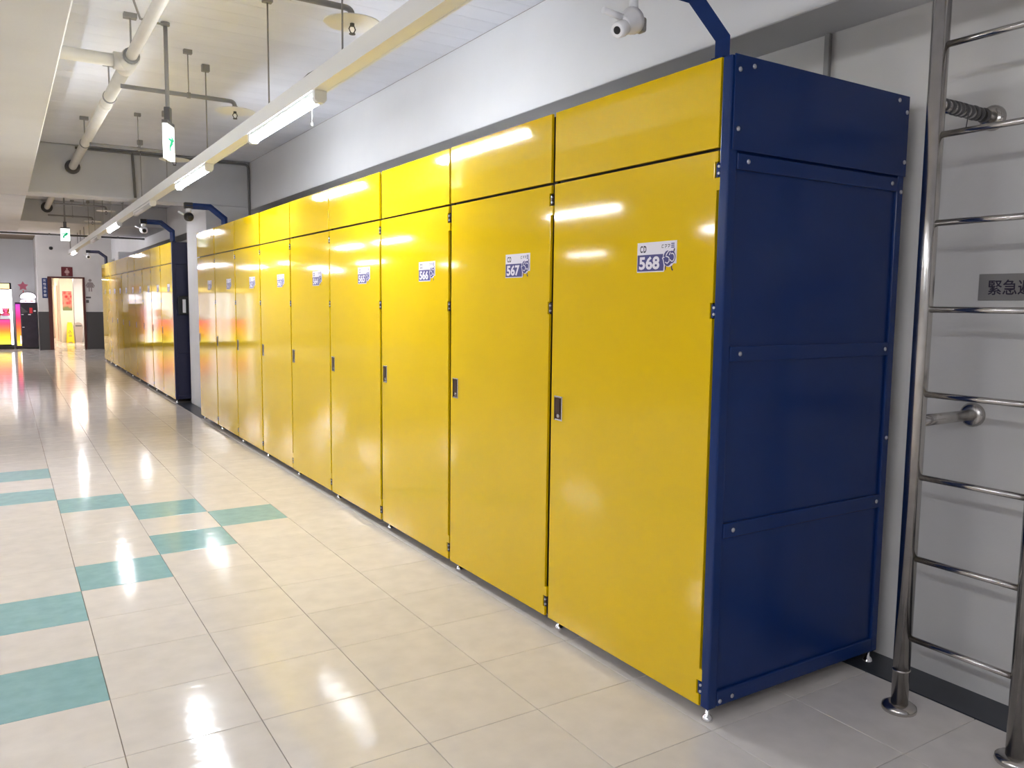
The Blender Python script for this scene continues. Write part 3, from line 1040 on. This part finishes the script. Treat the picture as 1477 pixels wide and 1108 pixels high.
ad.operation = 'MULTIPLY_ADD'
ad.inputs[1].default_value = 0.35
nt.links.new(nz.outputs['Fac'], ad.inputs[0])
nt.links.new(sx.outputs['Z'], ad.inputs[2])
mr = nt.nodes.new('ShaderNodeMapRange')
mr.inputs['From Min'].default_value = 1.38
mr.inputs['From Max'].default_value = 1.52
nt.links.new(ad.outputs[0], mr.inputs['Value'])
mx = nt.nodes.new('ShaderNodeMix')
mx.data_type = 'RGBA'
nt.links.new(mr.outputs['Result'], mx.inputs['Factor'])
mx.inputs['A'].default_value = srgb(120, 130, 80)
nt.links.new(cr.outputs['Color'], mx.inputs['B'])
nt.links.new(mx.outputs['Result'], nt.nodes['Principled BSDF'].inputs['Base Color'])
po = empty('poster', (-0.20, 31.0, 1.13), 'print of red flowers hung on the cream washroom wall', 'picture')
MB(M['white']).box(-0.158, 0.158, -0.012, 0, 0, 0.71, 0, 0.002).build('backing', po)
MB(pm).box(-0.15, 0.15, -0.014, -0.012, 0.008, 0.702).build('print', po)

ws = empty('wet_floor_sign', (-0.17, 30.70, 0), 'yellow folding wet floor sign before the cream washroom wall', 'sign')
for s in (-1, 1):
    mb = MB([M['wet'], M['dink']])
    f = lambda u, v, o=0.0, s=s: (u, s * (0.19 - 0.17 * v / 0.68 + o), v)
    vs = []
    q = [(-0.115, 0.05), (-0.125, 0.0), (-0.07, 0.0), (-0.06, 0.03), (0.06, 0.03), (0.07, 0.0), (0.125, 0.0), (0.115, 0.05), (0.085, 0.66), (0.06, 0.70), (-0.06, 0.70), (-0.085, 0.66)]
    n = len(q)
    vs = [f(u, v, 0.006) for u, v in q] + [f(u, v, -0.006) for u, v in q]
    ff = mb.faces(vs, [tuple(range(n)), tuple(range(n, 2 * n))[::-1]] + [(i, (i + 1) % n, n + (i + 1) % n, n + i) for i in range(n)])
    bmesh.ops.recalc_face_normals(mb.bm, faces=ff)
    mb.flat(ribbon([(-0.055, 0.34), (0, 0.45), (0.055, 0.34), (-0.055, 0.34)], 0.014), lambda u, v: f(u, v, 0.0066), 1)
    mb.flat(ribbon([(0.0, 0.42), (0.005, 0.365)], 0.014), lambda u, v: f(u, v, 0.0066), 1)
    for vv in (0.26, 0.22):
        mb.flat(rect(-0.05, 0.05, vv, vv + 0.02), lambda u, v: f(u, v, 0.0066), 1)
    mb.build('panel', ws)
MB(M['wet']).cyl((-0.07, 0, 0.70), (0.07, 0, 0.70), 0.025, n=12).build('hinge', ws)

bn = empty('waste_bin', (0.10, 30.72, 0), 'grey waste bin with a swing dome lid beside the yellow sign', 'bin')
MB(M['bin']).loft([[Vector((sx_ * a, sy_ * b, z)) for sx_, sy_ in ((-1, -1), (1, -1), (1, 1), (-1, 1))] for a, b, z in ((0.105, 0.10, 0), (0.135, 0.125, 0.52))], smooth=False).build('body', bn)
ld2 = MB(M['bin'])
ld2.prism([(-0.142, 0.52), (0.142, 0.52), (0.142, 0.56)] + arc(0, 0.56, 0.142, 8, 172, 12, 0.16) + [(-0.142, 0.56)], 'y', -0.13, 0.13)
lid = ld2.build('lid', bn)
MB(M['dgrey']).box(-0.10, 0.10, -0.134, -0.13, 0.58, 0.62).build('flap', lid)


# ------------------------------------------------------------------ arcade machines
def W(r, gg, b):
    return srgb(r, gg, b)


glow = emit_ramp('coloured_led_panel', [(0.0, W(250, 225, 90)), (0.12, W(240, 170, 40)), (0.42, W(235, 90, 50)), (0.62, W(220, 40, 90)), (0.82, W(200, 60, 150)), (1.0, W(150, 50, 160))], 0.32, 0.12, 1.42)
glow2 = emit_ramp('warm_led_panel', [(0.0, W(235, 225, 70)), (0.25, W(245, 180, 40)), (0.5, W(240, 110, 40)), (0.75, W(235, 60, 90)), (1.0, W(230, 60, 150))], 0.42, 0.15, 0.98)
inner2 = emit('dim_cabinet_lining', (1, 0.90, 0.92, 1), 0.22)
inner = emit('lit_cabinet_lining', (1, 0.95, 0.97, 1), 0.40)
strip = emit('white_led_strip', (1, 0.97, 1, 1), 1.6)
marq = emit('lit_marquee', W(255, 225, 150), 0.38)
pinkled = emit('pink_led_strip', W(255, 60, 170), 0.6)
domes = emit('lit_dome', (0.97, 0.90, 1, 1), 0.42)
toym = [mat('toy_' + n, c, 0.7) for n, c in (('pink', W(240, 90, 140)), ('orange', W(245, 140, 50)), ('red', W(210, 50, 60)), ('cream', W(245, 225, 190)), ('blue', W(90, 140, 210)))]
purple = mat('dark_purple_side', W(60, 32, 66), 0.3)
blk = mat('black_cabinet', W(40, 32, 44), 0.3, noise=0.3, nscale=6)


def claw_machine(x0, y0, label, wdt=0.98, led=None, toys=9):
    t = empty('claw_machine', (x0 + wdt / 2, y0 + 0.45, 0), label, 'arcade machine', 'claw machines along the far wall')
    h, d = wdt / 2, 0.45
    MB(M['black']).box(-h, h, -d, d, 0.0, 0.10, 0, 0.01).build('plinth', t)
    lower = MB(M['black']).box(-h, h, -d + 0.02, d, 0.10, 0.92, 0, 0.01).build('lower_cabinet', t)
    MB(glow2).box(-h + 0.08, h - 0.08, -d + 0.008, -d + 0.02, 0.15, 0.90).build('lit_front', lower)
    MB(M['black']).box(-0.10, 0.10, -d + 0.002, -d + 0.008, 0.2, 0.42, 0, 0.002).build('prize_door', lower)
    cp = MB(M['white']).prism([(-d - 0.06, 0.92), (-d - 0.06, 0.95), (-d + 0.06, 1.02), (-d + 0.06, 0.92)], 'x', -h + 0.06, h - 0.06).build('control_panel', t)
    MB(toym[2]).cyl((-0.12, -d - 0.01, 0.98), (-0.12, -d - 0.01, 1.06), 0.012, n=8).sphere((-0.12, -d - 0.01, 1.08), 0.025, 10).build('joystick', cp)
    MB(toym[1]).cyl((0.14, -d - 0.01, 0.97), (0.14, -d - 0.015, 1.0), 0.03, n=12).build('button', cp)
    MB(led or inner).box(-h + 0.04, h - 0.04, d - 0.03, d - 0.01, 0.94, 1.82).build('back_lining', t)
    MB(M['white']).box(-h + 0.03, h - 0.03, -d + 0.03, d - 0.03, 0.92, 0.95).build('prize_floor', t)
    for sx_ in (-1, 1):
        for sy_ in (-1, 1):
            MB(strip if sy_ < 0 else M['chrome']).box(sx_ * h - (0.06 if sx_ > 0 else 0), sx_ * h + (0.06 if sx_ < 0 else 0), sy_ * d - (0.05 if sy_ > 0 else 0),
                                                      sy_ * d + (0.05 if sy_ < 0 else 0), 0.93 if sy_ > 0 else 0.14, 1.82, 0, 0.006).build('corner_post', t)
        MB(M['glass']).box(sx_ * (h - 0.022), sx_ * (h - 0.028), -d + 0.05, d - 0.05, 0.95, 1.80).build('side_glass', t)
    MB(M['glass']).box(-h + 0.06, h - 0.06, -d + 0.012, -d + 0.018, 0.95, 1.80).build('front_glass', t)
    top = MB(M['black']).box(-h, h, -d, d, 1.82, 2.02, 0, 0.015).build('marquee_box', t)
    MB(marq).box(-h + 0.05, h - 0.05, -d - 0.006, -d, 1.845, 1.995).build('lit_marquee', top)
    claw = MB(M['chrome'])
    claw.cyl((0.05, 0, 1.82), (0.05, 0, 1.5), 0.01, n=8).cyl((0.05, 0, 1.5), (0.05, 0, 1.42), 0.045, 0.05, n=12)
    for k in range(3):
        a = 2 * PI * k / 3
        c, s = math.cos(a), math.sin(a)
        claw.tube([(0.05 + 0.03 * c, 0.03 * s, 1.43), (0.05 + 0.10 * c, 0.10 * s, 1.37), (0.05 + 0.07 * c, 0.07 * s, 1.28), (0.05 + 0.02 * c, 0.02 * s, 1.25)], 0.007, 6)
    claw.build('claw', t)
    return t


def toy(x, y, z, m, label):
    t = empty('plush_toy', (x, y, z), label, 'toy', 'plush toys in the claw machine')
    MB(m).sphere((0, 0, 0.085), 0.085, 12, sc=(1, 0.9, 1)).build('body', t)
    hd = MB(m).sphere((0, -0.01, 0.215), 0.066, 12).build('head', t)
    for s in (-1, 1):
        MB(m).sphere((s * 0.05, 0, 0.275), 0.024, 8).build('ear', hd)
        MB(m).sphere((s * 0.075, -0.05, 0.10), 0.03, 8, sc=(1, 1.3, 1)).build('arm', t)


c1 = claw_machine(-2.90, 26.95, 'bright lit claw machine with an orange front at the left edge, beside the black machine')
claw_machine(-4.10, 26.95, 'bright lit claw machine left of the frame, next to the visible one', led=inner2)
claw_machine(-5.30, 26.95, 'bright lit claw machine left of the frame, second from the visible one', led=inner2)
for k, (xx, yy, mi) in enumerate(((-2.11, 27.15, 0), (-2.06, 27.42, 1), (-2.33, 27.15, 1), (-2.55, 27.3, 3), (-2.30, 27.55, 2))):
    toy(xx, yy, 0.95, toym[mi], ['pink plush toy behind the glass of the claw machine, front right', 'orange plush toy at the back right of the claw machine',
                                 'orange plush toy in the middle of the claw machine', 'cream plush toy at the left in the claw machine', 'red plush toy at the back of the claw machine'][k])

bm_ = empty('arcade_cabinet', (-1.49, 26.95, 0), 'black arcade cabinet with lit white dome on top, left of the doorway', 'arcade machine')
MB(blk).box(-0.21, 0.22, 0.0, 0.55, 0.05, 1.40, 0, 0.01).build('cabinet', bm_)
MB(M['black']).box(-0.37, 0.23, 0.02, 0.55, 0.0, 0.05).build('plinth', bm_)
lc = MB(purple).box(-0.36, -0.21, 0.04, 0.5, 0.05, 1.40, 0, 0.004).build('side_column', bm_)
MB(glow).box(-0.345, -0.225, 0.03, 0.04, 0.10, 1.38).build('led_panel', lc)
MB(strip).box(-0.25, -0.232, 0.02, 0.03, 0.16, 0.40).build('led_strip', lc)
MB(purple).box(-0.36, 0.22, -0.01, 0.5, 1.40, 1.43, 0, 0.004).build('top_board', bm_)
for m_, bx in ((toym[2], (0.02, 0.10, -0.008, 0.0, 1.10, 1.27)), (M['white'], (-0.02, 0.05, -0.010, 0.0, 1.045, 1.075)),
               (M['white'], (0.13, 0.19, -0.010, 0.0, 1.15, 1.19)), (M['white'], (-0.20, -0.14, -0.010, 0.0, 1.05, 1.07)),
               (M['white'], (-0.19, -0.13, -0.010, 0.0, 0.66, 0.68))):
    MB(m_).box(*bx, 0, 0.002).build('front_print', bm_)
MB(M['dgrey']).prism([(-0.20, 1.30), (-0.02, 1.14), (-0.18, 1.10)], 'y', -0.006, 0.0).build('front_print', bm_)
dm2 = MB([domes, M['black']])
dm2.prism(arc(0.0, 1.58, 0.215, 10, 170, 16, 0.16) + arc(0, 1.58, 0.20, 185, 355, 8, 0.055), 'y', 0.06, 0.20, 0)
dm2.prism(arc(0.0, 1.585, 0.235, 5, 175, 16, 0.18) + arc(0.0, 1.585, 0.215, 175, 5, 16, 0.16), 'y', 0.05, 0.21, 1)
dm2.build('lit_dome', bm_)
sg = MB([domes, M['black'], toym[2]])
sg.prism([(-0.22, 1.43), (0.18, 1.43), (0.18, 1.525), (-0.14, 1.525), (-0.20, 1.49)], 'y', 0.04, 0.16, 0)
sg.prism([(-0.21, 1.525), (0.20, 1.525), (0.20, 1.538), (-0.15, 1.538)], 'y', 0.03, 0.17, 1)
sg.prism([(-0.10, 1.455), (0.0, 1.475), (0.12, 1.46), (0.12, 1.495), (0.0, 1.485), (-0.10, 1.48)], 'y', 0.035, 0.04, 2)
sg.build('lit_sign_box', bm_)
st = MB([mat('dull_rose_plastic', W(164, 84, 104), 0.5), toym[2]])
pts = []
for k in range(10):
    a = PI / 2 + k * PI / 5
    rr = 0.15 if k % 2 == 0 else 0.08
    pts.append((-0.12 + rr * math.cos(a), 1.93 + rr * math.sin(a)))
st.prism(pts, 'y', 0.08, 0.14, 0)
st.prism([(-0.13, 1.72), (-0.11, 1.72), (-0.11, 1.8), (-0.13, 1.8)], 'y', 0.10, 0.12, 1)
st.build('star_topper', bm_)
